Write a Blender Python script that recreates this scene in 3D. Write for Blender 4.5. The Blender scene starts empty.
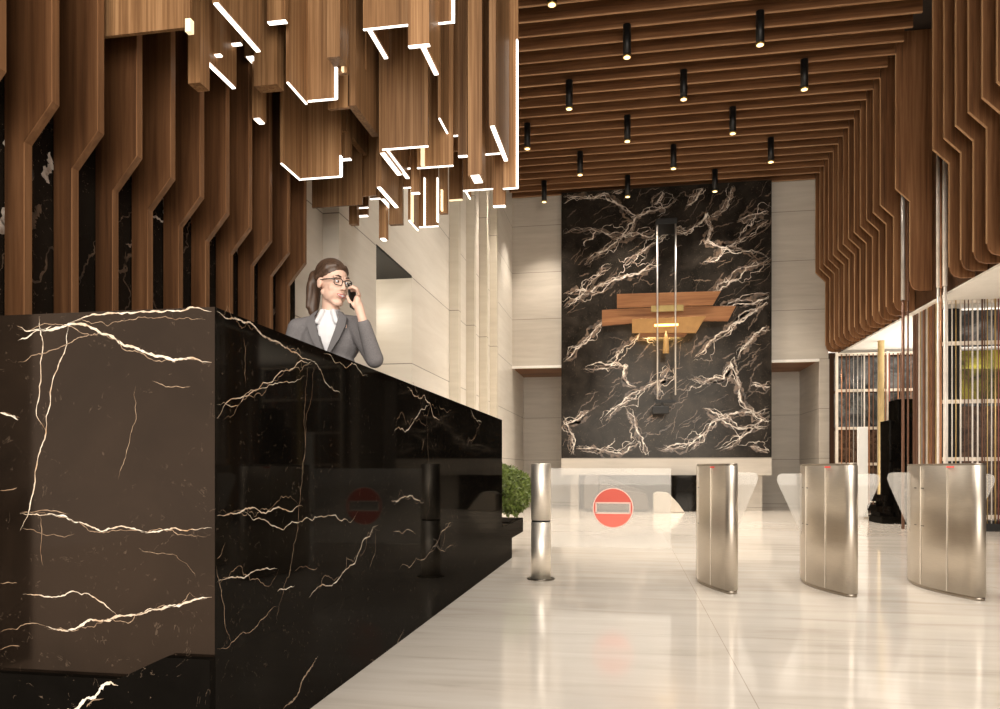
import bpy, bmesh, math, random
from mathutils import Vector, Matrix
random.seed(7)
SC = bpy.context.scene
COL = SC.collection
# ------------------------------------------------------------------ camera
F, CX, HV = 745.0, 500.0, 470.0
TH = math.atan(129 / 745.0)
ST, CT = math.sin(TH), math.cos(TH)
CAMZ = 0.95
cam = bpy.data.cameras.new('camera')
cam.sensor_width = 36
cam.lens = 36 * F / 1000
cam.shift_y = (HV - 354.5) / 1000
cam.clip_start = 0.05
co = bpy.data.objects.new('camera', cam)
co.location = (0, 0, CAMZ)
co.rotation_euler = (math.pi / 2, 0, TH)
COL.objects.link(co)
SC.camera = co

def tanw(u): return math.tan(math.atan((u - CX) / F) - TH)
def zc_of(x, y): return -x * ST + y * CT
def at_y(u, v, y):
    x = y * tanw(u)
    return Vector((x, y, CAMZ + (HV - v) * zc_of(x, y) / F))
def at_x(u, v, x):
    y = x / tanw(u)
    return Vector((x, y, CAMZ + (HV - v) * zc_of(x, y) / F))

# ------------------------------------------------------------------ materials
def new_mat(name):
    m = bpy.data.materials.new(name); m.use_nodes = True
    nt = m.node_tree
    b = nt.nodes['Principled BSDF']
    return m, nt, b
def N(nt, t, **kw):
    n = nt.nodes.new(t)
    for k, v in kw.items(): setattr(n, k, v)
    return n
def ramp(nt, fac, stops):
    r = N(nt, 'ShaderNodeValToRGB')
    e = r.color_ramp.elements
    while len(e) < len(stops): e.new(0.5)
    for i, (p, c) in enumerate(stops):
        e[i].position = p
        e[i].color = (c[0], c[1], c[2], 1)
    nt.links.new(fac, r.inputs[0])
    return r
def coords(nt, scale=(1, 1, 1), loc=(0, 0, 0), rot=(0, 0, 0)):
    t = N(nt, 'ShaderNodeTexCoord'); mp = N(nt, 'ShaderNodeMapping')
    mp.inputs['Scale'].default_value = scale
    mp.inputs['Location'].default_value = loc
    mp.inputs['Rotation'].default_value = rot
    nt.links.new(t.outputs['Object'], mp.inputs[0])
    return mp.outputs[0]
def noise(nt, vec, scale, detail=4, rough=.55, dist=0):
    n = N(nt, 'ShaderNodeTexNoise')
    n.inputs['Scale'].default_value = scale
    n.inputs['Detail'].default_value = detail
    n.inputs['Roughness'].default_value = rough
    n.inputs['Distortion'].default_value = dist
    nt.links.new(vec, n.inputs['Vector'])
    return n.outputs['Fac']
def mixc(nt, a, b, fac, mode='MIX'):
    m = N(nt, 'ShaderNodeMix', data_type='RGBA', blend_type=mode)
    for s, v in ((0, fac), (6, a), (7, b)):
        if hasattr(v, 'links'): nt.links.new(v, m.inputs[s])
        elif isinstance(v, (int, float)): m.inputs[s].default_value = v
        else: m.inputs[s].default_value = (v[0], v[1], v[2], 1)
    return m.outputs[2]
def math_(nt, op, a, b=None, c=None):
    m = N(nt, 'ShaderNodeMath', operation=op)
    for i, v in enumerate((a, b, c)):
        if v is None: continue
        if hasattr(v, 'links'): nt.links.new(v, m.inputs[i])
        else: m.inputs[i].default_value = v
    return m.outputs[0]
def bump(nt, b, h, s=.2, d=.01):
    n = N(nt, 'ShaderNodeBump'); n.inputs['Strength'].default_value = s; n.inputs['Distance'].default_value = d
    nt.links.new(h, n.inputs['Height']); nt.links.new(n.outputs[0], b.inputs['Normal'])

def wood(name, dark, mid, light, axis='z', rough=.45, freq=1.0, vary=.25):
    m, nt, b = new_mat(name)
    s = {'z': (26 * freq, 26 * freq, .9), 'x': (.9, 26 * freq, 26 * freq), 'y': (26 * freq, .9, 26 * freq)}[axis]
    oi = N(nt, 'ShaderNodeObjectInfo')
    v = coords(nt, s)
    va = N(nt, 'ShaderNodeVectorMath', operation='ADD')
    sc = N(nt, 'ShaderNodeVectorMath', operation='SCALE'); sc.inputs[0].default_value = (37, 53, 71)
    nt.links.new(oi.outputs['Random'], sc.inputs['Scale'])
    nt.links.new(v, va.inputs[0]); nt.links.new(sc.outputs[0], va.inputs[1])
    f1 = noise(nt, va.outputs[0], 1.0, 6, .62, .35)
    f2 = noise(nt, va.outputs[0], .22, 3, .5, .2)
    f = math_(nt, 'ADD', math_(nt, 'MULTIPLY', f1, .62), math_(nt, 'MULTIPLY', f2, .38))
    r = ramp(nt, f, [(.32, dark), (.5, mid), (.68, light)])
    k = math_(nt, 'MULTIPLY_ADD', oi.outputs['Random'], vary, 1 - vary / 2)
    c = N(nt, 'ShaderNodeVectorMath', operation='SCALE')
    nt.links.new(r.outputs[0], c.inputs[0]); nt.links.new(k, c.inputs['Scale'])
    nt.links.new(c.outputs[0], b.inputs['Base Color'])
    b.inputs['Roughness'].default_value = rough
    b.inputs['Specular IOR Level'].default_value = .22
    bump(nt, b, f1, .15, .003)
    return m
W_FIN = wood('walnut_vertical', (.036, .015, .0065), (.105, .046, .019), (.175, .083, .037))
W_BEAM = wood('walnut_along_beam', (.085, .036, .015), (.185, .084, .036), (.28, .14, .065), 'x')
W_EDGE = wood('paler_edge', (.12, .056, .025), (.21, .102, .046), (.30, .155, .075), 'z', vary=.1)  # fin, beam and rib edges get a paler tone than their boards
W_EDGEX = wood('paler_edge_along_beam', (.22, .115, .055), (.36, .20, .105), (.48, .29, .16), 'x', vary=.1)
W_PANEL = wood('oak_reeded', (.12, .056, .023), (.27, .143, .064), (.46, .27, .135), 'z', freq=2.2, vary=.5)
W_EDGER = wood('paler_rib_edge', (.26, .14, .066), (.40, .23, .115), (.52, .32, .17), vary=.1)
W_RIB = wood('walnut_rib', (.085, .036, .015), (.20, .092, .040), (.30, .15, .07))
W_PLANK = wood('red_oak_plank', (.13, .05, .018), (.23, .10, .04), (.33, .16, .07), 'x', freq=.6)

def stone_black(name, c0, c1, rough=.06, faint=.35, refl=.022, tint=(1, .94, .86)):
    m, nt, b = new_mat(name)
    v = coords(nt)
    n1 = noise(nt, v, 2.2, 6, .6, .6)
    n2 = noise(nt, v, 38, 3, .6)
    base = ramp(nt, n1, [(.35, c0), (.7, c1)]).outputs[0]
    # faint hairline flecks
    r1 = math_(nt, 'ABSOLUTE', math_(nt, 'SUBTRACT', noise(nt, v, 3.5, 5, .6, 1.6), .5))
    hl = math_(nt, 'LESS_THAN', r1, .0035)
    gate = math_(nt, 'GREATER_THAN', n2, .56)
    hl = math_(nt, 'MULTIPLY', math_(nt, 'MULTIPLY', hl, gate), faint)
    col = mixc(nt, base, (.28, .2, .14), hl)
    nt.nodes.remove(b)
    df = N(nt, 'ShaderNodeBsdfDiffuse'); nt.links.new(col, df.inputs[0])
    gl = N(nt, 'ShaderNodeBsdfGlossy'); gl.inputs['Roughness'].default_value = rough; gl.inputs[0].default_value = (*tint, 1)
    lw = N(nt, 'ShaderNodeLayerWeight'); lw.inputs[0].default_value = .5
    k = math_(nt, 'MULTIPLY_ADD', math_(nt, 'POWER', lw.outputs['Facing'], 4), .05, refl)
    mx = N(nt, 'ShaderNodeMixShader'); nt.links.new(k, mx.inputs[0]); nt.links.new(df.outputs[0], mx.inputs[1]); nt.links.new(gl.outputs[0], mx.inputs[2])
    nt.links.new(mx.outputs[0], nt.nodes['Material Output'].inputs[0])
    return m
M_BLACK = stone_black('black_marble', (.003, .0025, .002), (.006, .005, .004), .04, .16, .011)
M_PLINTH_END = stone_black('shaded_black_marble', (.003, .0025, .002), (.006, .005, .004), .3, .3, .003)  # plinth end: same marble, darkened by taking its reflection out
M_END = stone_black('black_marble_warm_sheen', (.005, .0035, .0025), (.014, .009, .006), .07, .16, .046, (1, .74, .58))  # desk end: brown reflected glow put into the gloss tint and base
M_WALLM = stone_black('satin_dark_marble', (.010, .0085, .007), (.032, .026, .021), .16, .5, .012)
M_BLACK2 = stone_black('brown_black_marble', (.007, .0055, .004), (.018, .014, .010), .09, .5, .028)
def vein_mat(name, c0, c1, rough=.15, sc=9):
    m, nt, b = new_mat(name)
    f = noise(nt, coords(nt), sc, 5, .65)
    nt.links.new(ramp(nt, f, [(.36, c0), (.62, c1)]).outputs[0], b.inputs['Base Color'])
    b.inputs['Roughness'].default_value = rough
    return m
M_VEIN = vein_mat('vein_cream', (.42, .25, .13), (.86, .78, .66))
M_VEIN_THIN = vein_mat('vein_bronze', (.16, .09, .05), (.42, .30, .20), sc=6)
M_VEIN_SHEEN = vein_mat('vein_sheen_cream', (.22, .15, .11), (.78, .70, .61), .25, 7)
M_VEIN_SHEEN_BR = vein_mat('vein_sheen_bronze', (.022, .016, .012), (.16, .105, .068), .3, 11)

def stone_cream(name, c0, c1, axis, zoff=3.5, hstep=1.14, vstep=None, rough=.35, grain='h', off=0):
    """large slabs with thin joints; axis = the horizontal axis of the wall (0 x, 1 y)"""
    m, nt, b = new_mat(name)
    v = coords(nt)
    g = coords(nt, (.6, .6, 5.5))
    n1 = noise(nt, g, 1.3, 6, .6, .5)
    n2 = noise(nt, v, .35, 3, .5)
    f = math_(nt, 'ADD', math_(nt, 'MULTIPLY', n1, .6), math_(nt, 'MULTIPLY', n2, .4))
    col = ramp(nt, f, [(.32, c0), (.68, c1)]).outputs[0]
    sep = N(nt, 'ShaderNodeSeparateXYZ'); nt.links.new(v, sep.inputs[0])
    def joint(out, step, o, w):
        a = math_(nt, 'PINGPONG', math_(nt, 'SUBTRACT', out, o), step / 2)
        a = math_(nt, 'ABSOLUTE', a)
        return math_(nt, 'LESS_THAN', a, w)
    jl = joint(sep.outputs[2], hstep, zoff, .006)
    if vstep:
        j2 = joint(sep.outputs[axis], vstep, off, .004)
        jl = math_(nt, 'MAXIMUM', jl, j2)
    col = mixc(nt, col, (.12, .095, .07), math_(nt, 'MULTIPLY', jl, .75))
    nt.links.new(col, b.inputs['Base Color'])
    b.inputs['Roughness'].default_value = rough
    return m
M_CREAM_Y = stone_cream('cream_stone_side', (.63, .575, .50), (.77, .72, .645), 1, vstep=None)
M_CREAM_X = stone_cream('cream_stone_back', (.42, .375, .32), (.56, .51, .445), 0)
M_PILASTER = stone_cream('ivory_pilaster', (.55, .49, .40), (.66, .60, .50), 1, hstep=2.28, rough=.4)

def floor_mat():
    m, nt, b = new_mat('polished_cream_marble')
    v = coords(nt)
    g = coords(nt, (.45, 3.2, 1), rot=(0, 0, math.radians(6)))
    n1 = noise(nt, g, 1.6, 8, .62, .8)
    n2 = noise(nt, v, .5, 4, .55, .3)
    f = math_(nt, 'ADD', math_(nt, 'MULTIPLY', n1, .65), math_(nt, 'MULTIPLY', n2, .35))
    col = ramp(nt, f, [(.3, (.50, .44, .375)), (.46, (.66, .60, .53)), (.7, (.77, .72, .655))]).outputs[0]
    sep = N(nt, 'ShaderNodeSeparateXYZ'); nt.links.new(v, sep.inputs[0])
    def joint(out, step, o, w):
        a = math_(nt, 'ABSOLUTE', math_(nt, 'PINGPONG', math_(nt, 'SUBTRACT', out, o), step / 2))
        return math_(nt, 'LESS_THAN', a, w)
    jl = math_(nt, 'MAXIMUM', joint(sep.outputs[0], 2.4, .51, .0022), joint(sep.outputs[1], 3.2, 1.2, .002))
    col = mixc(nt, col, (.33, .26, .2), math_(nt, 'MULTIPLY', jl, .6))
    nt.links.new(col, b.inputs['Base Color'])
    nt.links.new(math_(nt, 'MULTIPLY_ADD', n2, .10, .05), b.inputs['Roughness'])
    b.inputs['Specular IOR Level'].default_value = .6
    return m
M_FLOOR = floor_mat()

def plain(name, col, rough=.5, metal=0, var=.12, sc=6, stretch=(1, 1, 1)):
    m, nt, b = new_mat(name)
    f = noise(nt, coords(nt, stretch), sc, 4)
    c0 = tuple(c * (1 - var) for c in col); c1 = tuple(min(1, c * (1 + var)) for c in col)
    nt.links.new(ramp(nt, f, [(.3, c0), (.7, c1)]).outputs[0], b.inputs['Base Color'])
    b.inputs['Roughness'].default_value = rough
    b.inputs['Metallic'].default_value = metal
    return m
def emit(name, col, strength):
    m, nt, b = new_mat(name)
    b.inputs['Base Color'].default_value = (*col, 1)
    b.inputs['Emission Color'].default_value = (*col, 1)
    b.inputs['Emission Strength'].default_value = strength
    return m
def glass(name, tint=(.95, .94, .92), white=.22, gloss=.06):
    m, nt, b = new_mat(name)
    out = nt.nodes['Material Output']
    nt.nodes.remove(b)
    tr = N(nt, 'ShaderNodeBsdfTransparent'); tr.inputs[0].default_value = (*tint, 1)
    df = N(nt, 'ShaderNodeBsdfDiffuse'); df.inputs[0].default_value = (.9, .87, .82, 1)
    gl = N(nt, 'ShaderNodeBsdfGlossy'); gl.inputs['Roughness'].default_value = .03
    m1 = N(nt, 'ShaderNodeMixShader'); m1.inputs[0].default_value = white
    nt.links.new(tr.outputs[0], m1.inputs[1]); nt.links.new(df.outputs[0], m1.inputs[2])
    fr = N(nt, 'ShaderNodeFresnel'); fr.inputs[0].default_value = 1.45
    k = math_(nt, 'MULTIPLY', fr.outputs[0], gloss * 10)
    m2 = N(nt, 'ShaderNodeMixShader')
    nt.links.new(k, m2.inputs[0]); nt.links.new(m1.outputs[0], m2.inputs[1]); nt.links.new(gl.outputs[0], m2.inputs[2])
    nt.links.new(m2.outputs[0], out.inputs[0])
    return m
def red_film():
    m = glass('red_film', (1, .50, .46), .6, .04)
    for n in m.node_tree.nodes:
        if n.type == 'BSDF_DIFFUSE': n.inputs[0].default_value = (.88, .16, .12, 1)
    return m
def brushed(name, col, rough=.3):
    m, nt, b = new_mat(name)
    f = noise(nt, coords(nt, (6, 6, 140)), 2.0, 4, .6)
    nt.links.new(ramp(nt, f, [(.3, tuple(c * .93 for c in col)), (.7, tuple(min(1, c * 1.06) for c in col))]).outputs[0], b.inputs['Base Color'])
    b.inputs['Metallic'].default_value = 1
    nt.links.new(math_(nt, 'MULTIPLY_ADD', f, .12, rough - .06), b.inputs['Roughness'])
    return m
M_STEEL = brushed('brushed_champagne_steel', (.56, .50, .425), .44)
M_POST = brushed('satin_steel', (.92, .86, .77), .5)
M_STEEL_D = brushed('darker_steel_panel', (.42, .37, .31), .42)
M_GLASS = glass('wing_glass', white=.24)
M_GATE = glass('frosted_gate_glass', white=.21)
M_RED = red_film()
M_WHITEFILM = plain('white_film', (.85, .78, .72), .5)
M_DARKMETAL = plain('black_metal', (.012, .011, .010), .45, .3)
M_SOFFIT_W = plain('white_plaster', (.82, .79, .74), .7, var=.03)
M_BLACKPAINT = plain('black_paint', (.010, .009, .008), .7)
M_CEIL = plain('dark_ceiling_board', (.02, .012, .008), .8)
M_LED = emit('led_warm_white', (1, .93, .82), 2.6)
M_LED_DIM = emit('led_amber', (1, .80, .50), .9)
M_LAMP = emit('lamp_warm', (1, .76, .36), 2.6)
M_REDLED = emit('red_indicator', (.8, .05, .04), .5)
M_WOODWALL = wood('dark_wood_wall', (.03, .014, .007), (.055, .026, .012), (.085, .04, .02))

# ------------------------------------------------------------------ mesh builder
class MB:
    def __init__(s): s.v = []; s.f = []; s.m = []; s.sm = []
    def add(s, vs, fs, mi=0, smooth=False):
        o = len(s.v); s.v += [Vector(a) for a in vs]
        for f in fs:
            s.f.append([i + o for i in f]); s.m.append(mi); s.sm.append(smooth)
        return s
    def box(s, a, b, mi=0):
        x0, y0, z0 = a; x1, y1, z1 = b
        vs = [(x0, y0, z0), (x1, y0, z0), (x1, y1, z0), (x0, y1, z0), (x0, y0, z1), (x1, y0, z1), (x1, y1, z1), (x0, y1, z1)]
        return s.add(vs, [(0, 3, 2, 1), (4, 5, 6, 7), (0, 1, 5, 4), (1, 2, 6, 5), (2, 3, 7, 6), (3, 0, 4, 7)], mi)
    def prism(s, poly, t0, t1, axis='y', mi=0, smooth=False):
        """poly in the plane across axis, extruded t0..t1"""
        def P(p, t):
            if axis == 'y': return (p[0], t, p[1])
            if axis == 'x': return (t, p[0], p[1])
            return (p[0], p[1], t)
        n = len(poly)
        vs = [P(p, t0) for p in poly] + [P(p, t1) for p in poly]
        s.add(vs, [tuple(range(n))[::-1], tuple(range(n, 2 * n))], mi)
        o = len(s.v) - 2 * n
        for i in range(n):
            j = (i + 1) % n
            s.f.append([o + i, o + j, o + n + j, o + n + i]); s.m.append(mi); s.sm.append(smooth)
        return s
    def tube(s, pts, r, n=10, mi=0, caps=True, smooth=True):
        pts = [Vector(p) for p in pts]
        rs = r if isinstance(r, (list, tuple)) else [r] * len(pts)
        rings = []
        prev = None
        for i, p in enumerate(pts):
            d = (pts[min(i + 1, len(pts) - 1)] - pts[max(i - 1, 0)]).normalized()
            if prev is None:
                a = d.orthogonal().normalized()
            else:
                a = (prev - d * prev.dot(d))
                a = a.normalized() if a.length > 1e-6 else d.orthogonal().normalized()
            prev = a; b = d.cross(a)
            rings.append([p + (a * math.cos(2 * math.pi * k / n) + b * math.sin(2 * math.pi * k / n)) * rs[i] for k in range(n)])
        vs = [q for rg in rings for q in rg]; fs = []
        for i in range(len(pts) - 1):
            for k in range(n):
                fs.append((i * n + k, i * n + (k + 1) % n, (i + 1) * n + (k + 1) % n, (i + 1) * n + k))
        s.add(vs, fs, mi, smooth)
        if caps:
            o = len(s.v) - len(vs)
            s.f.append([o + k for k in range(n)][::-1]); s.m.append(mi); s.sm.append(False)
            s.f.append([o + (len(pts) - 1) * n + k for k in range(n)]); s.m.append(mi); s.sm.append(False)
        return s
    def ellipsoid(s, c, r, mi=0, nu=16, nv=10, rot=None):
        c = Vector(c); vs = []; fs = []
        R = rot or Matrix.Identity(3)
        vs.append(c + R @ Vector((0, 0, r[2])))
        for i in range(1, nv):
            t = math.pi * i / nv
            for k in range(nu):
                p = 2 * math.pi * k / nu
                vs.append(c + R @ Vector((r[0] * math.sin(t) * math.cos(p), r[1] * math.sin(t) * math.sin(p), r[2] * math.cos(t))))
        vs.append(c + R @ Vector((0, 0, -r[2])))
        for k in range(nu): fs.append((0, 1 + k, 1 + (k + 1) % nu))
        for i in range(nv - 2):
            for k in range(nu):
                a = 1 + i * nu
                fs.append((a + k, a + nu + k, a + nu + (k + 1) % nu, a + (k + 1) % nu))
        L = len(vs) - 1; a = 1 + (nv - 2) * nu
        for k in range(nu): fs.append((L, a + (k + 1) % nu, a + k))
        return s.add(vs, fs, mi, True)
    def capsule(s, a, b, ra, rb, mi=0, n=14):
        a = Vector(a); b = Vector(b)
        s.tube([a, b], [ra, rb], n, mi)
        s.ellipsoid(a, (ra,) * 3, mi, n, 8); s.ellipsoid(b, (rb,) * 3, mi, n, 8)
        return s
    def build(s, name, mats, parent=None, base=(0, 0, 0), bevel=0):
        me = bpy.data.meshes.new(name)
        base = Vector(base)
        me.from_pydata([v - base for v in s.v], [], s.f)
        if not isinstance(mats, (list, tuple)): mats = [mats]
        for m in mats: me.materials.append(m)
        me.polygons.foreach_set('material_index', s.m)
        me.polygons.foreach_set('use_smooth', s.sm)
        me.update()
        o = bpy.data.objects.new(name, me)
        COL.objects.link(o)
        if parent is not None: o.parent = parent
        else: o.location = base
        if bevel:
            md = o.modifiers.new('bevel', 'BEVEL'); md.width = bevel; md.segments = 2; md.limit_method = 'ANGLE'
        return o
def thing(name, label, cat, loc, group=None, rz=0):
    o = bpy.data.objects.new(name, None); COL.objects.link(o)
    o.empty_display_size = .1
    o.location = loc; o.rotation_euler.z = rz
    return tag(o, label, cat, group)
def tag(o, label, cat, group=None):
    o['label'] = label; o['category'] = cat
    if group: o['group'] = group
    return o
def struct(o, label=None, cat=None):
    o['kind'] = 'structure'
    if label: o['label'] = label
    if cat: o['category'] = cat
    return o
ORD = ['first', 'second', 'third', 'fourth', 'fifth', 'sixth', 'seventh', 'eighth', 'ninth', 'tenth', 'eleventh', 'twelfth',
       'thirteenth', 'fourteenth', 'fifteenth', 'sixteenth', 'seventeenth', 'eighteenth', 'nineteenth', 'twentieth',
       'twenty-first', 'twenty-second', 'twenty-third', 'twenty-fourth', 'twenty-fifth', 'twenty-sixth']

# veins and painted sheen streaks: jagged ribbons lying in the stone's surface
def jag(pts, rough, levels=4):
    P = [Vector(p) for p in pts]
    for l in range(levels):
        Q = [P[0]]
        for a, b in zip(P, P[1:]):
            d = b - a
            n = Vector((-d.y, d.x)) if len(d) == 2 else None
            if d.length < .012: Q.append(b); continue
            Q.append((a + b) / 2 + n * random.gauss(0, rough)); Q.append(b)
        P = Q
    return P
def ribbon(mb, pts, w, to3, mi, rough=.10, taper=True):
    P = jag(pts, rough)
    n = len(P); vs = []
    for i, p in enumerate(P):
        d = (P[min(i + 1, n - 1)] - P[max(i - 1, 0)])
        if d.length < 1e-9: d = Vector((1, 0))
        d.normalize(); nn = Vector((-d.y, d.x))
        t = i / max(1, n - 1)
        k = (min(1, 6 * t, 6 * (1 - t)) * .9 + .1) if taper else 1
        ww = w * k * random.uniform(.45, 1.35) / 2
        vs.append(to3(p + nn * ww)); vs.append(to3(p - nn * ww))
    mb.add(vs, [(2 * i, 2 * i + 1, 2 * i + 3, 2 * i + 2) for i in range(n - 1)], mi)

# ------------------------------------------------------------------ the setting
XL, XR, YB, ZC = -2.83, 4.75, 18.1, 7.6
struct(MB().box((-7, -6, -.1), (11, 20.6, 0)).build('floor', M_FLOOR))
struct(MB().box((-3.6, .9, 7.97), (4.9, 20.4, 8.1)).build('ceiling', M_CEIL))
wl = MB()
wl.box((-4.6, 7.0, 0), (XL, 8.1, 7.97)); wl.box((-4.6, 9.51, 0), (XL, 20.3, 7.97))
wl.box((-4.6, 8.1, 3.52), (XL, 9.51, 7.97)); wl.box((-4.75, 8.1, 0), (-4.6, 9.51, 3.52))
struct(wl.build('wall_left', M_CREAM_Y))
struct(MB().box((-4.6, 8.1, 3.49), (XL - .002, 9.51, 3.52)).build('trim_1', M_BLACKPAINT), 'black soffit board over the opening in the cream side wall')
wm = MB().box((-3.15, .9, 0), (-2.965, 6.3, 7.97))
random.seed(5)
for i in range(90):  # pale streaks painted on the marble for reflections as well as veins
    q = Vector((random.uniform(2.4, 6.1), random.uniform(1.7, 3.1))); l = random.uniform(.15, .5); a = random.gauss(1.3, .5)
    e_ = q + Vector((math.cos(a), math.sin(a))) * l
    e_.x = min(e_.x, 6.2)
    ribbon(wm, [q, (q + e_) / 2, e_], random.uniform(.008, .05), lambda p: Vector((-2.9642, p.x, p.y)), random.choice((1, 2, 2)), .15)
struct(wm.build('wall_left_marble', [M_BLACK2, M_VEIN_SHEEN, M_VEIN_SHEEN_BR]))
random.seed(7)
struct(MB().box((-3.15, 6.3, 0), (-3.0, 7.0, 7.97)).build('wall_left_return', M_CREAM_Y))
wb = MB()
wb.box((XL, YB, 3.5), (4.5, YB + .3, 7.97)); wb.box((-1.4, YB, .83), (3.05, YB + .3, 3.5))
wb.box((-1.4, YB, 0), (-1.2, YB + .3, .83)); wb.box((1.6, YB, 0), (3.05, YB + .3, .83))
wb.box((4.3, YB, 0), (4.52, 20.3, 3.5)); wb.box((XL, 20.1, 0), (4.3, 20.3, 3.5))
wb.box((-1.4, YB + .3, 0), (-1.3, 20.1, 3.5)); wb.box((2.95, YB + .3, 0), (3.05, 20.1, 3.5))
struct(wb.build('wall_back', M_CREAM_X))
struct(MB().box((-1.3, 19.0, 0), (1.7, 19.1, .9)).box((-1.3, YB + .3, .83), (1.7, 19.0, .9)).build('trim_2', plain('niche_brown', (.10, .075, .056), .6)))
for i, (a, b) in enumerate(((XL, -1.4), (3.05, 4.3))):
    struct(MB().box((a, YB + .3, 3.47), (b, 20.1, 3.5)).build('trim_%d' % (3 + i), W_PLANK), 'wooden soffit of the alcove beside the marble wall')
    struct(MB().box((a, YB - .03, 3.44), (b, YB + .06, 3.5)).build('trim_%d' % (5 + i), M_SOFFIT_W))
struct(MB().box((-1.6, 17.88, .83), (3.22, YB, 1.234)).build('trim_7', M_CREAM_X), 'cream stone ledge below the marble wall')
wr = MB()
wr.box((XR, 9.0, 3.63), (XR + .2, 18.3, 7.97))
wr.box((4.52, 18.1, 0), (11, 18.3, 3.63))
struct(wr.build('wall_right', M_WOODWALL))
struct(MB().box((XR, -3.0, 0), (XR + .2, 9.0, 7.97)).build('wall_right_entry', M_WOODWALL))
struct(MB().box((XR - .02, 9.0, 3.60), (11, 18.1, 3.63)).build('ceiling_right', M_SOFFIT_W))
struct(MB().box((-3.0, 2.25, 0), (-1.42, 6.9, .36)).build('floor_platform', plain('platform_grey', (.12, .11, .1), .6)))
# ivory pilasters on the cream wall
for k, y in enumerate((11.6, 12.84, 14.0, 15.1)):
    o = MB().box((XL, y, 0), (XL + .15, y + .16, 7.97)).build('wall_pilaster', M_PILASTER, base=(XL, y, 0), bevel=.004)
    tag(o, 'ivory stone pilaster on the cream side wall, %s from the reception desk' % ORD[k], 'pilaster', 'pilasters on the cream wall')

# ------------------------------------------------------------------ wooden fins on the left wall
for k in range(-1, 10):
    y = 3.17 + .31 * k
    b = (-2.96, y, .36)
    t = thing('wooden_fin', 'tall walnut fin with angled notch on the left wall, %s from the front' % ORD[k + 1], 'wall fin', b, 'walnut fins behind the desk')
    MB().prism([(-2.96, .36), (-2.856, .36), (-2.856, 2.517), (-2.706, 2.70), (-2.706, 7.95), (-2.96, 7.95)], y - .045, y).build('fin_board', W_FIN, t, b)
    MB().prism([(-2.856, .36), (-2.85, .36), (-2.85, 2.52), (-2.70, 2.70), (-2.70, 7.95), (-2.706, 7.95), (-2.706, 2.703), (-2.856, 2.523)], y - .045, y).build('pale_edge', W_EDGE, t, b)

# ------------------------------------------------------------------ ribs: ceiling beam + right wall fin
MISS = (1, 2, 3, 5)
for n, k in enumerate(range(18, -6, -1)):
    y = 11.33 + .37 * k
    b = (4.2, y, 7.6)
    t = thing('wooden_rib', 'walnut rib running over the ceiling%s, %s from the marble wall' % ('' if k in MISS else ' and down the right wall', ORD[n]), 'ceiling rib', b, 'walnut ceiling ribs')
    T = .034
    x1 = 4.2 if k in MISS else 4.2
    MB().box((XL + .01, y, 7.612), (x1, y + T, 7.95)).build('ceiling_beam', W_BEAM, t, b)
    MB().box((XL + .01, y, 7.6), (x1, y + T, 7.612)).build('beam_edge', W_EDGEX, t, b)
    if k not in MISS:
        zb = 3.80 if k == 4 else 3.63
        P = [(4.74, zb), (4.56, zb), (4.48, zb + .03), (4.44, zb + .08), (4.42, zb + .16), (4.42, 5.24), (4.208, 5.455), (4.208, 7.95), (4.74, 7.95)]
        MB().prism(P, y, y + T).build('wall_fin', W_RIB, t, b)
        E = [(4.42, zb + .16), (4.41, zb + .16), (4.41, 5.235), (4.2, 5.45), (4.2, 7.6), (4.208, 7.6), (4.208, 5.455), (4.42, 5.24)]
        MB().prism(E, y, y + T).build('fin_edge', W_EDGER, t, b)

# ------------------------------------------------------------------ ceiling downlights
rows = {11.33: (-.03, 1.88), 9.88: (-1.01,), 12.78: (-1.01, .9, 2.81), 14.23: (-1.93, -.03, 1.88), 15.68: (-1.01, .9, 2.81), 17.12: (-1.93, -.03, 1.88)}
rown = 0
for y in sorted(rows, reverse=True):
    for i, x in enumerate(rows[y]):
        nm = {1: ['only'], 2: ['left', 'right'], 3: ['left', 'middle', 'right']}[len(rows[y])][i]
        lab = 'black downlight, %s one in the %s ceiling row from the marble wall' % (nm, ORD[rown])
        if len(rows[y]) == 1: lab = 'black downlight at the top edge, nearest one on the ribbed ceiling'
        t = thing('ceiling_downlight', lab, 'downlight', (x, y, 7.6), 'black ceiling downlights')
        pr = [(.0, 7.62), (.055, 7.62), (.062, 7.60), (.062, 7.15), (.05, 7.14), (.045, 7.17)]
        mb = MB()
        mb.tube([(x, y, 7.62), (x, y, 7.155)], .06, 20)
        mb.build('housing', M_DARKMETAL, t, (x, y, 7.6))
        mb = MB(); mb.tube([(x, y, 7.16), (x, y, 7.135)], [.064, .064], 20)
        mb.build('trim_ring', plain('brass_ring', (.5, .36, .13), .3, 1), t, (x, y, 7.6))
        MB().tube([(x, y, 7.136), (x, y, 7.13)], .048, 20).build('lamp', M_LAMP, t, (x, y, 7.6))
        L = bpy.data.lights.new('downlight_beam', 'SPOT'); L.energy = 480; L.color = (1, .90, .77)
        L.spot_size = math.radians(95); L.spot_blend = .8; L.shadow_soft_size = .05
        lo = bpy.data.objects.new('downlight_beam', L); lo.location = (0, 0, -.49); lo.parent = t
        COL.objects.link(lo)
    rown += 1

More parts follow.
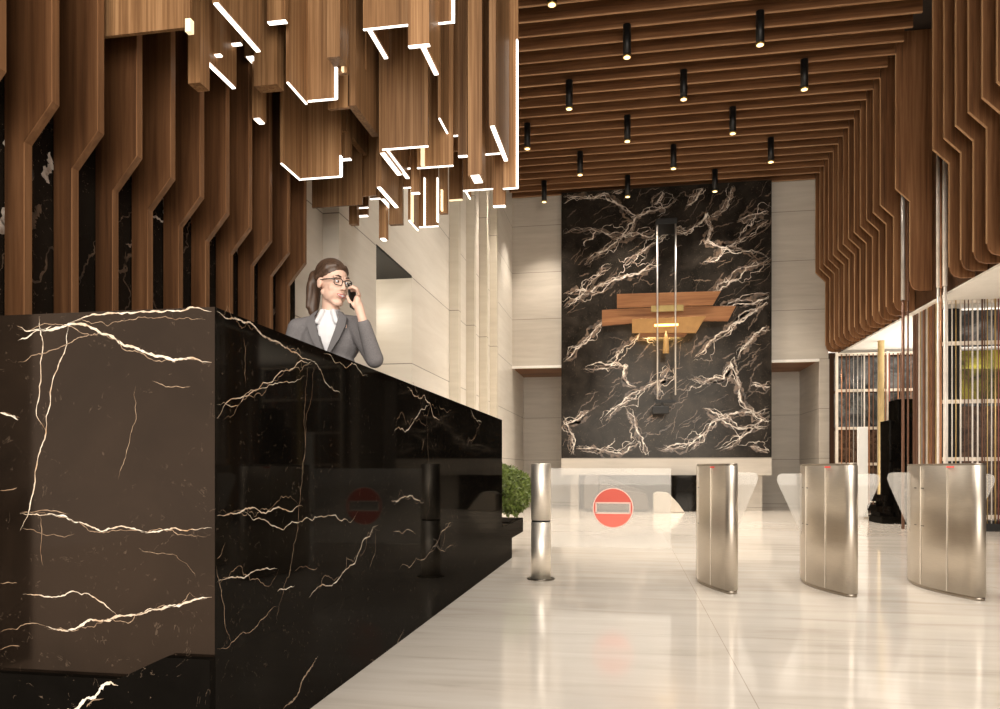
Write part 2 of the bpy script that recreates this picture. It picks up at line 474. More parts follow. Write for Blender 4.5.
# ------------------------------------------------------------------ marble feature wall at the back
mb = MB()
mb.box((-1.6, 17.88, 1.235), (3.22, YB, 7.6), 0)
def cx_(v): return max(-1.6, min(3.22, v))
def cz_(v): return max(1.236, min(7.6, v))
def b3(p): return Vector((cx_(p.x), 17.8785, cz_(p.y)))
def C6(px, py):
    q = at_y(500 + px / 2.364, 180 + py / 2.364, 17.88); return Vector((q.x, q.z))
BV = [[(150, 40), (180, 40), (220, 45), (250, 35), (280, 60), (330, 90)],
 [(150, 125), (230, 120), (320, 130), (400, 125), (440, 125), (465, 105), (485, 80), (500, 110), (490, 145), (530, 160), (580, 170), (635, 185)],
 [(200, 200), (240, 170), (290, 130), (320, 90), (370, 70), (420, 45)], [(295, 200), (330, 170), (370, 150), (400, 125)],
 [(150, 300), (190, 280), (230, 230), (260, 205)], [(150, 270), (210, 265), (270, 235), (330, 220), (380, 200)],
 [(480, 195), (510, 185), (560, 145), (610, 110), (635, 95)], [(500, 270), (540, 240), (580, 210), (635, 190)],
 [(490, 95), (520, 75), (545, 45), (555, 15)], [(150, 430), (190, 390), (230, 350), (250, 330)], [(250, 430), (290, 395), (335, 365), (370, 380)],
 [(460, 420), (500, 380), (550, 340), (600, 310), (635, 290)], [(560, 420), (600, 370), (635, 345)],
 [(200, 445), (260, 440), (300, 440), (290, 470), (320, 490)], [(250, 570), (290, 530), (340, 490), (370, 480), (420, 465)],
 [(450, 470), (490, 475), (530, 470), (545, 430), (560, 480), (570, 520), (600, 550), (635, 575)],
 [(300, 540), (320, 580), (335, 620), (350, 650)], [(180, 635), (240, 640), (290, 645), (330, 620)],
 [(440, 640), (480, 600), (510, 570), (560, 550), (635, 540)], [(150, 560), (170, 600), (175, 650)],
 [(490, 540), (520, 560), (560, 585), (635, 580)], [(150, 580), (210, 545)], [(380, 640), (470, 620)], [(520, 640), (580, 600), (635, 560)],
 [(590, 630), (635, 645)], [(600, 480), (635, 490)], [(440, 60), (470, 30), (480, 20)], [(385, 30), (360, 60)], [(270, 30), (290, 20)],
 [(560, 100), (600, 85), (635, 75)], [(520, 300), (560, 290), (635, 270)], [(400, 440), (380, 480), (375, 520)]]
def inb(pts):
    return [Vector((max(-1.58, min(3.2, p.x)), max(1.25, min(7.58, p.y)))) for p in pts]
for line in BV:
    P = inb([C6(*p) for p in line])
    # broad bronze smears, bright cores, side hairs
    ribbon(mb, P, random.uniform(.05, .15), b3, 2, .12)
    ribbon(mb, [p + Vector((random.gauss(0, .05), random.gauss(0, .05))) for p in P], random.uniform(.02, .09), b3, 2, .14)
    ribbon(mb, [p + Vector((random.gauss(0, .035), random.gauss(0, .035))) for p in P], random.uniform(.01, .02), lambda p: Vector((cx_(p.x), 17.8776, cz_(p.y))), 1, .12)
    ribbon(mb, [p + Vector((random.gauss(0, .02), random.gauss(0, .02))) for p in P], random.uniform(.014, .036), lambda p: Vector((cx_(p.x), 17.8775, cz_(p.y))), 1, .09)
    ribbon(mb, [p + Vector((random.gauss(0, .07), random.gauss(0, .07))) for p in inb(P)], .012, lambda p: Vector((cx_(p.x), 17.878, cz_(p.y))), 1, .2)
    for q in P[1:-1:2]:
        a = random.uniform(.2, 1.0) + random.choice((0, math.pi)); l = random.uniform(.15, .6)
        e = q + Vector((math.cos(a), math.sin(a))) * l
        ribbon(mb, inb([q, (q + e) / 2 + Vector((random.gauss(0, .05), random.gauss(0, .05))), e]), random.uniform(.01, .035), lambda p: Vector((cx_(p.x), 17.8782, cz_(p.y))), random.choice((1, 2)), .2)
for i in range(190):
    q = Vector((random.uniform(-1.5, 3.1), random.uniform(1.4, 7.4))); a = random.gauss(.65, .35); l = random.uniform(.15, .7)
    e = q + Vector((math.cos(a), math.sin(a))) * l
    ribbon(mb, inb([q, (q + e) / 2, e]), random.uniform(.006, .035), lambda p: Vector((cx_(p.x), 17.8788, cz_(p.y))), 2, .11)
fw = mb.build('marble_wall_panel', [M_WALLM, M_VEIN_SHEEN, M_VEIN_SHEEN_BR], base=(.8, 17.9, 1.235))
tag(fw, 'tall dark marble wall panel with cream veins on the back wall', 'wall panel')

# ------------------------------------------------------------------ hanging plank lamp in front of the marble
LY = 17.3
def LP(u, v, y=LY): return at_y(u, v, y)
c = LP(666, 325)
b = (c.x, LY, c.z)
t = thing('pendant_lamp', 'sculptural pendant lamp of crossed wooden planks with golden glow before dark marble', 'pendant lamp', b)
def plank(name, pts, y0, y1, mat):
    P = [LP(u, v, y0) for u, v in pts]
    MB().prism([(p.x, p.z) for p in P], y0, y1).build(name, mat, t, b, .004)
plank('plank', [(617, 308), (713, 305), (721, 291), (617, 294)], LY - .02, LY + .03, W_PLANK)
plank('plank', [(602, 326), (634, 323), (706, 321), (728, 321), (736, 306), (702, 306), (616, 309), (602, 310)], LY + .10, LY + .15, W_PLANK)
plank('glowing_plank', [(632, 333), (696, 333), (706, 316), (632, 319)], LY - .10, LY - .06, plain('gilded_wood', (.30, .155, .045), .35, .4))
plank('lower_plank', [(640, 337), (684, 337), (690, 331), (640, 331)], LY - .03, LY + .0, W_PLANK)
p0, p1 = LP(651, 317), LP(683, 306)
MB().box((p0.x, LY - .16, LP(660, 313).z), (p1.x, LY - .11, LP(660, 307).z)).build('brass_bracket', plain('old_brass', (.30, .22, .09), .35, 1), t, b)
q = LP(666, 326)
MB().box((q.x - .26, LY - .135, q.z - .022), (q.x + .26, LY - .105, q.z + .022)).build('light_bar', emit('lamp_gold', (1, .62, .18), 5), t, b)
for u in (657.5, 675.5):
    a, e = LP(u, 221, LY - .18), LP(u, 395, LY - .18)
    MB().tube([a, e], .018, 10).build('rod', plain('pale_metal', (.62, .57, .52), .3, .6), t, b)
a = LP(656, 225, LY - .18); e = LP(677, 218, LY - .18)
MB().box((a.x, LY - .22, a.z), (e.x, 17.87, e.z)).build('wall_bracket', M_DARKMETAL, t, b, .01)
a = LP(655, 403, LY - .18); e = LP(676, 399.5, LY - .18)
MB().box((a.x, LY - .21, a.z), (e.x, LY - .15, e.z)).build('crossbar', M_DARKMETAL, t, b)
a = LP(652, 414, LY - .18); e = LP(669, 406, LY - .18)
MB().box((a.x, LY - .23, a.z), (e.x, LY - .08, e.z)).box((LP(662, 1).x - .02, LY - .19, e.z), (LP(662, 1).x + .02, LY - .17, LP(660, 401).z)).build('counterweight', M_DARKMETAL, t, b, .01)
a, e = LP(666, 353, LY - .18), LP(666, 338, LY - .18)
MB().tube([LP(666, 331, LY - .18), e, a], [.012, .05, .075], 14).build('drop_bulb', plain('amber_wood', (.55, .33, .12), .35), t, b)
L = bpy.data.lights.new('plank_glow', 'AREA'); L.shape = 'RECTANGLE'; L.size = .8; L.size_y = .1; L.energy = 18; L.color = (1, .62, .22)
lo = bpy.data.objects.new('plank_glow', L); lo.location = (0, -.02, -.06); lo.rotation_euler = (math.radians(65), 0, 0); lo.parent = t; COL.objects.link(lo)

# ------------------------------------------------------------------ reception desk
XF, YN, YF, HT = -1.25, 2.1, 7.34, 1.45
desk = thing('reception_desk', 'long black marble reception desk with golden veins on the left', 'reception desk', (XF, YN, 0))
D = (XF, YN, 0)
def C8u(px, py): return px / 1.7325, 300 + py / 1.7325
front = MB()
front.box((XF - .16, YN + .0005, .375), (XF, YF, HT), 0)
def f3(p): return Vector((XF + .0008, p.x, p.y))
FV = [([(375, 15), (410, 30), (440, 45), (470, 70), (500, 85), (540, 105)], .012, 1), ([(540, 105), (570, 150), (590, 162)], .006, 1), ([(560, 92), (600, 118), (637, 132)], .006, 1),
 ([(370, 205), (430, 165), (480, 130), (540, 105)], .008, 1), ([(370, 180), (420, 172), (480, 145), (530, 132)], .005, 1),
 ([(535, 110), (527, 200), (520, 330), (500, 480), (478, 655)], .005, 2), ([(545, 105), (530, 200), (522, 300)], .0035, 2),
 ([(369, 375), (420, 365), (460, 370), (525, 358)], .009, 1), ([(420, 367), (460, 382), (520, 383), (560, 376), (620, 365)], .006, 1),
 ([(369, 492), (400, 480), (440, 470), (480, 465)], .007, 1), ([(510, 470), (550, 462)], .004, 2), ([(480, 505), (510, 495)], .006, 1),
 ([(535, 515), (580, 490), (620, 440), (655, 390)], .009, 1), ([(705, 150), (725, 170), (745, 180), (762, 207)], .012, 1), ([(760, 180), (782, 188)], .006, 2),
 ([(680, 235), (720, 205), (745, 180)], .009, 1), ([(815, 190), (835, 212)], .012, 1), ([(808, 252), (832, 215)], .007, 2), ([(678, 347), (700, 340), (735, 350)], .010, 1),
 ([(370, 640), (400, 600), (440, 570), (480, 530)], .005, 2), ([(369, 460), (385, 520), (400, 600)], .004, 2),
 ([(690, 590), (730, 540), (790, 480)], .005, 2), ([(745, 432), (782, 385)], .008, 2), ([(680, 400), (720, 405)], .006, 2), ([(730, 260), (735, 240)], .005, 2),
 ([(640, 470), (650, 400)], .004, 2), ([(420, 60), (425, 150)], .003, 2), ([(390, 420), (369, 450)], .004, 2), ([(740, 200), (738, 400)], .003, 2)]
def clampf(P, y0, y1, z0, z1): return [Vector((max(y0, min(y1, p.x)), max(z0, min(z1, p.y)))) for p in P]
for line, w, mi in FV:
    P = []
    for px, py in line:
        q = at_x(*C8u(px, py), XF); P.append(Vector((q.y, q.z)))
    P = clampf(P, YN + .01, YF - .02, .40, HT - .012)
    ribbon(front, P, w * .5, f3, mi, .075)
    if w > .006: ribbon(front, [p + Vector((random.gauss(0, .012), random.gauss(0, .012))) for p in clampf(P, YN + .02, YF - .03, .41, HT - .03)], .002, f3, 2, .16)
front.build('front_panel', [M_BLACK, M_VEIN, M_VEIN_THIN], desk, D)
end = MB()
XE = -2.9
end.box((XE, YN, .30), (XF - .0005, YN + .14, HT), 0)
def e3(p): return Vector((p.x, YN - .0008, p.y))
EV = [([(30, 45), (60, 52), (120, 42), (180, 60), (240, 85), (300, 105), (335, 100), (367, 108)], .012, 1), ([(120, 40), (160, 25), (215, 15), (260, 18), (300, 13), (367, 20)], .008, 1),
 ([(120, 42), (100, 120), (80, 230), (60, 320), (35, 400)], .006, 1), ([(68, 22), (72, 100), (80, 230)], .005, 1), ([(32, 70), (60, 55), (90, 45)], .006, 1), ([(32, 108), (80, 92), (120, 75), (170, 62)], .0045, 2),
 ([(35, 370), (80, 372), (130, 385), (180, 400), (250, 402), (300, 395), (367, 395)], .007, 1), ([(35, 395), (130, 405)], .003, 2), ([(35, 369), (120, 371)], .004, 2),
 ([(40, 510), (90, 515), (150, 508), (180, 525), (205, 548)], .006, 1), ([(80, 565), (130, 570), (190, 555), (250, 542), (310, 530), (367, 515)], .012, 1), ([(265, 140), (330, 150)], .003, 2),
 ([(70, 375), (75, 460)], .004, 2), ([(0, 195), (32, 208)], .010, 1), ([(0, 330), (30, 325)], .004, 2), ([(0, 490), (30, 490)], .003, 2), ([(0, 606), (35, 600)], .005, 2),
 ([(235, 150), (220, 260), (205, 310)], .0025, 2), ([(240, 430), (300, 440), (340, 480)], .002, 2), ([(0, 575), (60, 560), (80, 565)], .003, 2)]
for line, w, mi in EV:
    P = []
    for px, py in line:
        q = at_y(*C8u(px, py), YN); P.append(Vector((q.x, q.z)))
    P = clampf(P, XE, XF - .004, .31, HT - .008)
    ribbon(end, P, w * .62, e3, mi, .06)
    if w > .0065: ribbon(end, [p + Vector((random.gauss(0, .006), random.gauss(0, .006))) for p in clampf(P, XE + .02, XF - .03, .33, HT - .03)], .0022, e3, 2, .10)
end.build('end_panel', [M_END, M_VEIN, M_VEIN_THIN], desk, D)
pl = MB()
pl.box((XF - .5, YN + .002, 0), (XF + .0004, 7.98, .375), 0)
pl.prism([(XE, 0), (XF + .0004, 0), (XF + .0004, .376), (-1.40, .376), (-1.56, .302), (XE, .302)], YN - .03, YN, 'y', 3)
for line, w, mi in [([(490, 709), (520, 670), (550, 617)], .008, 2), ([(640, 640), (700, 570)], .004, 2)]:
    P = []
    for px, py in line:
        q = at_x(*C8u(px, py), XF); P.append(Vector((q.y, q.z)))
    ribbon(pl, clampf(P, YN + .02, 7.6, .02, .38), w, lambda p: Vector((XF + .0012, p.x, p.y)), mi, .1)
for line, w, mi in [([(110, 712), (140, 700), (165, 688), (205, 668)], .009, 1), ([(150, 705), (180, 690)], .004, 2)]:
    P = []
    for px, py in line:
        q = at_y(*C8u(px, py), YN - .03); P.append(Vector((q.x, q.z)))
    ribbon(pl, clampf(P, XE, XF, .02, .30), w, lambda p: Vector((p.x, YN - .0308, p.y)), mi, .1)
pl.build('plinth', [M_BLACK, M_VEIN, M_VEIN_THIN, M_PLINTH_END], desk, D)
MB().box((XF - .30, YN + .14, 1.36), (XF - .16, YF, 1.40)).build('inner_shelf', M_BLACK, desk, D)

# planter with shrub at the far end of the desk
pb = (-1.6, 8.4, 0)
plt = thing('planter_box', 'low black planter box beyond the far end of the marble desk', 'planter', pb)
MB().box((-2.05, 7.99, .21), (-1.25, 8.85, .38)).build('trough', M_BLACK, plt, pb, .006)
MB().box((-1.98, 8.0, 0), (-1.42, 8.75, .21)).build('base', M_BLACKPAINT, plt, pb)
MB().box((-2.0, 8.04, .375), (-1.30, 8.80, .385)).build('soil', plain('soil', (.03, .02, .012), .9), plt, pb)
sb = (-1.55, 8.42, .386)
sh = thing('round_shrub', 'bushy green shrub growing in the black planter at the desk end', 'plant', sb)
lf = MB()
for i in range(9000):
    a, z = random.uniform(0, 2 * math.pi), random.uniform(-.75, 1)
    rr = math.sqrt(max(0, 1 - z * z)); k = random.uniform(.80, 1.0) + .05 * math.sin(5 * a + 3 * z)
    p = Vector((sb[0] + .46 * rr * math.cos(a) * k, sb[1] + .40 * rr * math.sin(a) * k, .69 + .33 * z * k))
    if p.z < .40: continue
    d = Vector((random.gauss(0, 1), random.gauss(0, 1), random.gauss(.3, 1))).normalized()
    n = d.orthogonal().normalized(); l = random.uniform(.03, .06); w = l * .3
    m_ = p + d * l * .5 + d.cross(n) * l * .08
    lf.add([p, m_ + n * w, p + d * l, m_ - n * w], [(0, 1, 2, 3)])
lf.build('foliage', plain('leaf_green', (.15, .20, .04), .5, var=.5, sc=14), sh, sb)
st = MB()
for i in range(14):
    a = random.uniform(0, 6.28); r = random.uniform(.1, .3)
    st.tube([(sb[0] + .05 * math.cos(a), sb[1] + .05 * math.sin(a), .387), (sb[0] + r * math.cos(a), sb[1] + r * math.sin(a), .75)], [.012, .005], 6)
st.build('stem', plain('bark', (.08, .05, .03), .8), sh, sb)

# ------------------------------------------------------------------ gate post and glass gate
px, py = -.755, 6.45
pst = thing('gate_post', 'round brushed steel post beside the planter carrying the glass gate', 'post', (px, py, 0))
B0 = (px, py, 0)
MB().tube([(px, py, .012), (px, py, .50)], .086, 40).build('lower_tube', M_POST, pst, B0)
MB().tube([(px, py, .50), (px, py, .515)], .081, 40).build('seam_ring', M_DARKMETAL, pst, B0)
MB().tube([(px, py, .515), (px, py, 1.0), (px, py, 1.005)], [.086, .086, .080], 40).build('upper_tube', M_POST, pst, B0)
MB().tube([(px, py, 0), (px, py, .012)], .12, 40).build('base_plate', plain('plate_grey', (.2, .18, .15), .35, 1), pst, B0)
gx0, gx1 = px + .087, .35
gt = (gx0, py, .28)
gate = thing('glass_gate', 'frosted glass swing gate with red no entry sign on steel post', 'gate', gt)
MB().box((gx0, py - .006, .285), (gx1, py + .006, .965)).build('glass_pane', M_GATE, gate, gt)
sc_ = at_y(613, 508, py); R = .172
mb = MB(); n = 48
def annulus(mb, c, r0, r1, y, mi=0):
    vs = []
    for k in range(n):
        a = 2 * math.pi * k / n
        vs += [(c.x + r0 * math.cos(a), y, c.z + r0 * math.sin(a)), (c.x + r1 * math.cos(a), y, c.z + r1 * math.sin(a))]
    mb.add(vs, [(2 * k, 2 * k + 1, (2 * k + 3) % (2 * n), (2 * k + 2) % (2 * n)) for k in range(n)], mi)
# red disc with a clear bar cut out
bw, bh = .145, .046
outer = [(sc_.x + (R - .008) * math.cos(2 * math.pi * k / n), sc_.z + (R - .008) * math.sin(2 * math.pi * k / n)) for k in range(n)]
bm = bmesh.new()
ov = [bm.verts.new((x, py - .0085, z)) for x, z in outer]
iv = [bm.verts.new((sc_.x + sx * bw, py - .0085, sc_.z + sz * bh)) for sx, sz in ((1, 1), (-1, 1), (-1, -1), (1, -1))]
oe = [bm.edges.new((ov[i], ov[(i + 1) % n])) for i in range(n)] + [bm.edges.new((iv[i], iv[(i + 1) % 4])) for i in range(4)]
bmesh.ops.triangle_fill(bm, edges=oe, use_beauty=True)
me = bpy.data.meshes.new('sign_disc'); bm.transform(Matrix.Translation(-Vector(gt))); bm.to_mesh(me); bm.free(); me.materials.append(M_RED)
so = bpy.data.objects.new('sign_disc', me); so.parent = gate; COL.objects.link(so); so['label'] = 'translucent red no entry disc'
mb = MB(); annulus(mb, sc_, R - .008, R, py - .0086)
for z0, z1 in ((bh - .007, bh + .004), (-bh - .004, -bh + .007)):
    mb.add([(sc_.x - bw - .004, py - .0088, sc_.z + z0), (sc_.x + bw + .004, py - .0088, sc_.z + z0), (sc_.x + bw + .004, py - .0088, sc_.z + z1), (sc_.x - bw - .004, py - .0088, sc_.z + z1)], [(0, 1, 2, 3)])
for x0, x1 in ((bw - .007, bw + .004), (-bw - .004, -bw + .007)):
    mb.add([(sc_.x + x0, py - .0088, sc_.z - bh), (sc_.x + x1, py - .0088, sc_.z - bh), (sc_.x + x1, py - .0088, sc_.z + bh), (sc_.x + x0, py - .0088, sc_.z + bh)], [(0, 1, 2, 3)])
o = mb.build('sign_outline', plain('pale_red_line', (.80, .55, .48), .5), gate, gt)


# ------------------------------------------------------------------ turnstiles
def turnstile(cx, label, left, right):
    B = (cx, 6.5, 0)
    t = thing('turnstile', label, 'turnstile', B, 'speed gate turnstiles')
    def outline(g=0.0):
        P = []
        Y0, Y1 = 5.97, 7.15
        rx = .052 + g
        for k in range(0, 13):
            a = -k * math.pi / 12
            P.append((cx + rx * math.cos(a), Y0 + (.055 + g) * math.sin(a)))
        m = 18
        for k in range(1, m + 1):
            tt = k / m
            y = Y0 + (Y1 - Y0) * tt
            bul = .15 * math.sin(math.pi * min(1, tt * .97 + .0)) ** .9
            P.append((cx - .052 - g - bul * (1 if tt < 1 else .2), y))
        P.append((cx + rx, Y1))
        return P
    def prism(z0, z1, g, name, mat, bev=0):
        o = MB().prism(outline(g), z0, z1, 'z', 0, True).build(name, mat, t, B, bev); return o
    prism(0, .025, -.006, 'kick_base', M_STEEL_D)
    prism(.025, .985, 0, 'housing', M_STEEL)
    prism(.985, 1.0, -.004, 'top_cover', M_STEEL_D)
    # vertical panel joints on the curved side, and a red indicator near the top of the nose panel
    O = outline(.0015)
    def rib(i, w=.004):
        a = Vector((*O[i], 0)); d = (Vector((*O[i + 1], 0)) - Vector((*O[i - 1], 0))).normalized() * w
        nrm = Vector((d.y, -d.x, 0))  .normalized() * .003
        if nrm.x > 0: nrm = -nrm
        q = [a - d, a + d, a + d + nrm, a - d + nrm]
        mb = MB(); mb.prism([(p.x, p.y) for p in q], .03, .98, 'z')
        o = mb.build('panel_joint', plain('joint_light', (.85, .79, .70), .35, .6), t, B); o['label'] = 'bright vertical panel joint'
    rib(15, .005); rib(20, .006)
    a, b2 = Vector((*O[13], 0)), Vector((*O[15], 0)); a = a + (b2 - a) * .45
    nr = Vector((-.004, -.001, 0))
    mb = MB(); mb.add([a + nr + Vector((0, 0, .968)), b2 + nr + Vector((0, 0, .968)), b2 + nr + Vector((0, 0, .978)), a + nr + Vector((0, 0, .978))], [(0, 1, 2, 3)])
    mb.build('indicator', M_REDLED, t, B)['label'] = 'small red indicator light'
    mb = MB()
    for z in (.80, .80, .50):
        for i in (19, 21):
            a, b2 = Vector((*O[i], 0)), Vector((*O[i + 1], 0)); b2 = a + (b2 - a) * .8
            mb.add([a + nr + Vector((0, 0, z)), b2 + nr + Vector((0, 0, z)), b2 + nr + Vector((0, 0, z + .007)), a + nr + Vector((0, 0, z + .007))], [(0, 1, 2, 3)])
    mb.build('sensor_slot', plain('slot_dark', (.1, .085, .07), .4, .5), t, B)
    def wing(sgn, reach, yw, zt, zb, x0):
        Q = [(x0, zt), (x0 + sgn * (reach - .04), zt), (x0 + sgn * (reach - .01), zt - .012), (x0 + sgn * reach, zt - .05), (x0 + sgn * (reach - .015), zt - .10), (x0, zb)]
        if sgn < 0: Q = Q[::-1]
        MB().prism(Q, yw - .005, yw + .005, 'y').build('glass_wing', M_GLASS, t, B)
    if left: wing(-1, *left, cx - .10)
    if right: wing(1, *right, cx + .04)
turnstile(.775, 'champagne steel turnstile with one glass wing, leftmost, nearest the round post', None, (.28, 6.7, .93, .17))
turnstile(1.64, 'champagne steel turnstile with two glass wings, middle of the row', (.30, 6.65, .92, .18), (.27, 6.3, .92, .22))
turnstile(2.515, 'champagne steel turnstile nearest the copper rod screen, rightmost of the row', (.27, 6.75, .93, .22), (.22, 6.3, .92, .40))

# ------------------------------------------------------------------ chandelier of hanging reeded boards
CH = (-1.2, 5.6, 7.6)
chn = thing('chandelier', 'huge chandelier of hanging oak boards with glowing strip edges above the desk', 'chandelier', CH)
TOP = 7.6
NB = [0]
def board(a, b, led=None, name='oak_board', vled=None):
    """a, b corners of an upright board; led: material of the strip on its lower edge"""
    o = MB().box(a, b).build(name, W_PANEL, chn, CH)
    if led:
        x0, y0, z0 = a; x1, y1, _ = b
        if y1 - y0 > abs(x1 - x0): xa, xb, ya, yb = x0 + (x1 - x0) * .2, x0 + (x1 - x0) * .8, y0, y1
        else: xa, xb, ya, yb = x0, x1, y0 + .1 * (y1 - y0), y1 - (y1 - y0) * (.25 if y1 - y0 < .06 else .4)
        MB().box((xa, ya, z0 - .009), (xb, yb, z0 - .0005)).build('light_strip', led, o, CH)
    return o
TB = .022
def fb(u1, u2, vb, y, led=0, depth=TB, z1=TOP):
    um = (u1 + u2) / 2
    x1, x2 = y * tanw(u1), y * tanw(u2)
    z = CAMZ + (HV - vb) * zc_of((x1 + x2) / 2, y) / F
    return board((x1, y, z), (x2, y + depth, z1), {0: None, 1: M_LED, 2: M_LED_DIM}[led])
def sbd(un, vn, uf, led=1, yf=None, yn=None, th=TB):
    """side board along the depth, near lower corner (un, vn), far corner at column uf"""
    if yf: x = yf * tanw(uf); yn = x / tanw(un)
    else: x = yn * tanw(un); yf = x / tanw(uf)
    z = CAMZ + (HV - vn) * zc_of(x, yn) / F
    return board((x, yn, z), (x + th, yf, TOP), {0: None, 1: M_LED, 2: M_LED_DIM}[led]), yf
def vled(o, u, v0, v1, y, w=.014, mat=None):
    x = y * tanw(u); zc = zc_of(x, y)
    MB().box((x, y - .012, CAMZ + (HV - v1) * zc / F), (x + w, y + .02, CAMZ + (HV - v0) * zc / F)).build('light_strip', mat or M_LED, o, CH)
o = fb(98, 190, 32, 3.56); vled(o, 186.5, 20, 33, 3.548, .03, M_LED_DIM)
o, y_ = sbd(212, 3, 255, 1, yf=4.3, th=.045)
fb(219, 240, 43, 4.48, 1, .04)
fb(204, 220, 54, 4.28, 1, .04)
sbd(202, 60, 231, 1, yf=4.55, th=.04)
fb(188, 200, 83, 3.95, 0, .10)
fb(240, 254, 24, 4.76, 2)
fb(244, 255, 56, 4.9, 1, .09)
fb(267, 285, 20, 4.6, 1, .05)
fb(254, 277, 85, 4.75, 0, .10)
fb(252, 261, 118, 4.95, 1, .08)
o = fb(305, 336, 99, 5.0, 1); sbd(286, 82, 305, 1, yf=5.0); vled(o, 335, 67, 98, 4.99, .014)
fb(278, 306, 40, 5.5, 0)
fb(327, 340, 57, 4.75, 0, .12)
o = fb(338, 347, 73, 4.9, 0, .03); vled(o, 342, 21, 72, 4.89, .012, M_LED_DIM)
fb(322, 333, 96, 5.06, 2, .06)
o = fb(299, 341, 177, 5.6, 1); sbd(280, 163, 299, 1, yf=5.6); vled(o, 340, 156, 176, 5.59, .014)
fb(341, 350, 158, 5.8, 1, .05)
fb(328, 349, 108, 5.2, 0, .03); sbd(348, 106, 372, 0, yn=5.2, th=.06)
sbd(340, 130, 362, 0, yn=5.75, th=.05)
fb(312, 362, 206, 6.2, 0)
fb(352, 376, 196, 6.35, 0)
o = fb(363, 410, 26, 5.0, 1); sbd(365, 28, 383, 1, yn=5.03, th=.05)
fb(345, 366, 70, 5.4, 0)
fb(408, 429, 44, 4.7, 1, .04); sbd(419, 46, 433, 1, yn=4.74, th=.05)
o = fb(428, 453, 22, 5.05, 1); vled(o, 452, -30, 22, 5.04, .016)
fb(385, 438, 96, 6.3, 0)
o = fb(382, 428, 147, 5.6, 1); sbd(382, 148, 405, 1, yn=5.63, th=.05); vled(o, 421, 147, 166, 5.99, .03, M_LED_DIM)
sbd(379, 153, 396, 1, yn=5.66, th=.06)
fb(397, 410, 168, 6.15, 1)
sbd(376, 187, 394, 1, yn=5.95, th=.05)
fb(383, 392, 188, 6.5, 2)
fb(370, 380, 198, 6.4, 1)
sbd(380, 199, 389, 1, yn=6.43, th=.05)
fb(349, 357, 224, 6.7, 0, .06); fb(359, 368, 207, 6.75, 1); fb(356, 367, 215, 6.9, 1, .05)
fb(379, 386, 238, 6.6, 1, .07)
fb(389, 402, 224, 6.45, 0, .05)
fb(401, 411, 187, 6.55, 1); fb(411, 419, 192, 6.2, 1, .05)
o = fb(417, 438, 226, 6.95, 1); sbd(408, 220, 417, 1, yf=6.95); vled(o, 424, 178, 226, 6.94, .012); vled(o, 437, 178, 222, 6.94, .012)
vled(o, 411, 190, 222, 6.6, .02, M_LED_DIM)
o = fb(439, 447, 213, 7.0, 0, .05); vled(o, 441, 190, 211, 6.98, .018, M_LED_DIM)
fb(449, 462, 199, 6.8, 2, .04)
fb(417, 453, 166, 6.0, 1)
fb(449, 458, 135, 6.1, 1); sbd(438, 118, 449, 1, yf=6.1)
fb(458, 467, 155, 5.95, 1, .04)
fb(468, 482, 175, 5.5, 1, .14)
fb(481, 504, 153, 5.9, 1); sbd(489, 126, 503, 1, yf=5.9, th=.05)
fb(463, 494, 189, 6.6, 1); sbd(464, 190, 469, 1, yn=6.63)
fb(493, 505, 205, 6.1, 1, .05)
o = fb(503, 518, 187.5, 6.0, 1); vled(o, 516.3, 40, 187, 5.99, .014)
fb(453, 476, 150, 6.4, 0); fb(476, 503, 120, 6.7, 0); fb(438, 470, 118, 7.05, 0); fb(355, 400, 120, 7.1, 0)
# hanging frame up at the ceiling
MB().box((-2.68, 3.5, 7.52), (-.6, 7.4, 7.598)).build('ceiling_mount', M_DARKMETAL, chn, CH)

# ------------------------------------------------------------------ right side: rod screens
RC = [plain('rod_white', (.78, .72, .66), .35, .2), plain('rod_copper', (.45, .22, .12), .3, .7), plain('rod_brown', (.16, .08, .05), .4, .4),
      plain('rod_gold', (.60, .42, .18), .3, .7), plain('rod_red', (.30, .10, .08), .4, .4), plain('rod_grey', (.42, .39, .36), .35, .5)]
RCN = ['white', 'copper', 'brown', 'gold', 'dark red', 'grey']
M_FRAME = plain('frame_white', (.84, .76, .66), .4, .1)
def panel_mat(name, c0, c1, c2, sc=2.2):
    m, nt, b = new_mat(name)
    f = noise(nt, coords(nt), sc, 6, .65, 1.2)
    nt.links.new(ramp(nt, f, [(.34, c0), (.5, c1), (.68, c2)]).outputs[0], b.inputs['Base Color'])
    b.inputs['Roughness'].default_value = .25
    return m
PG = panel_mat('panel_smoky_grey', (.02, .02, .022), (.10, .105, .11), (.30, .31, .32))
PY = panel_mat('panel_olive_yellow', (.04, .04, .01), (.22, .20, .03), (.50, .45, .06))
PB = panel_mat('panel_brown', (.03, .018, .012), (.10, .06, .04), (.2, .13, .09), 5)
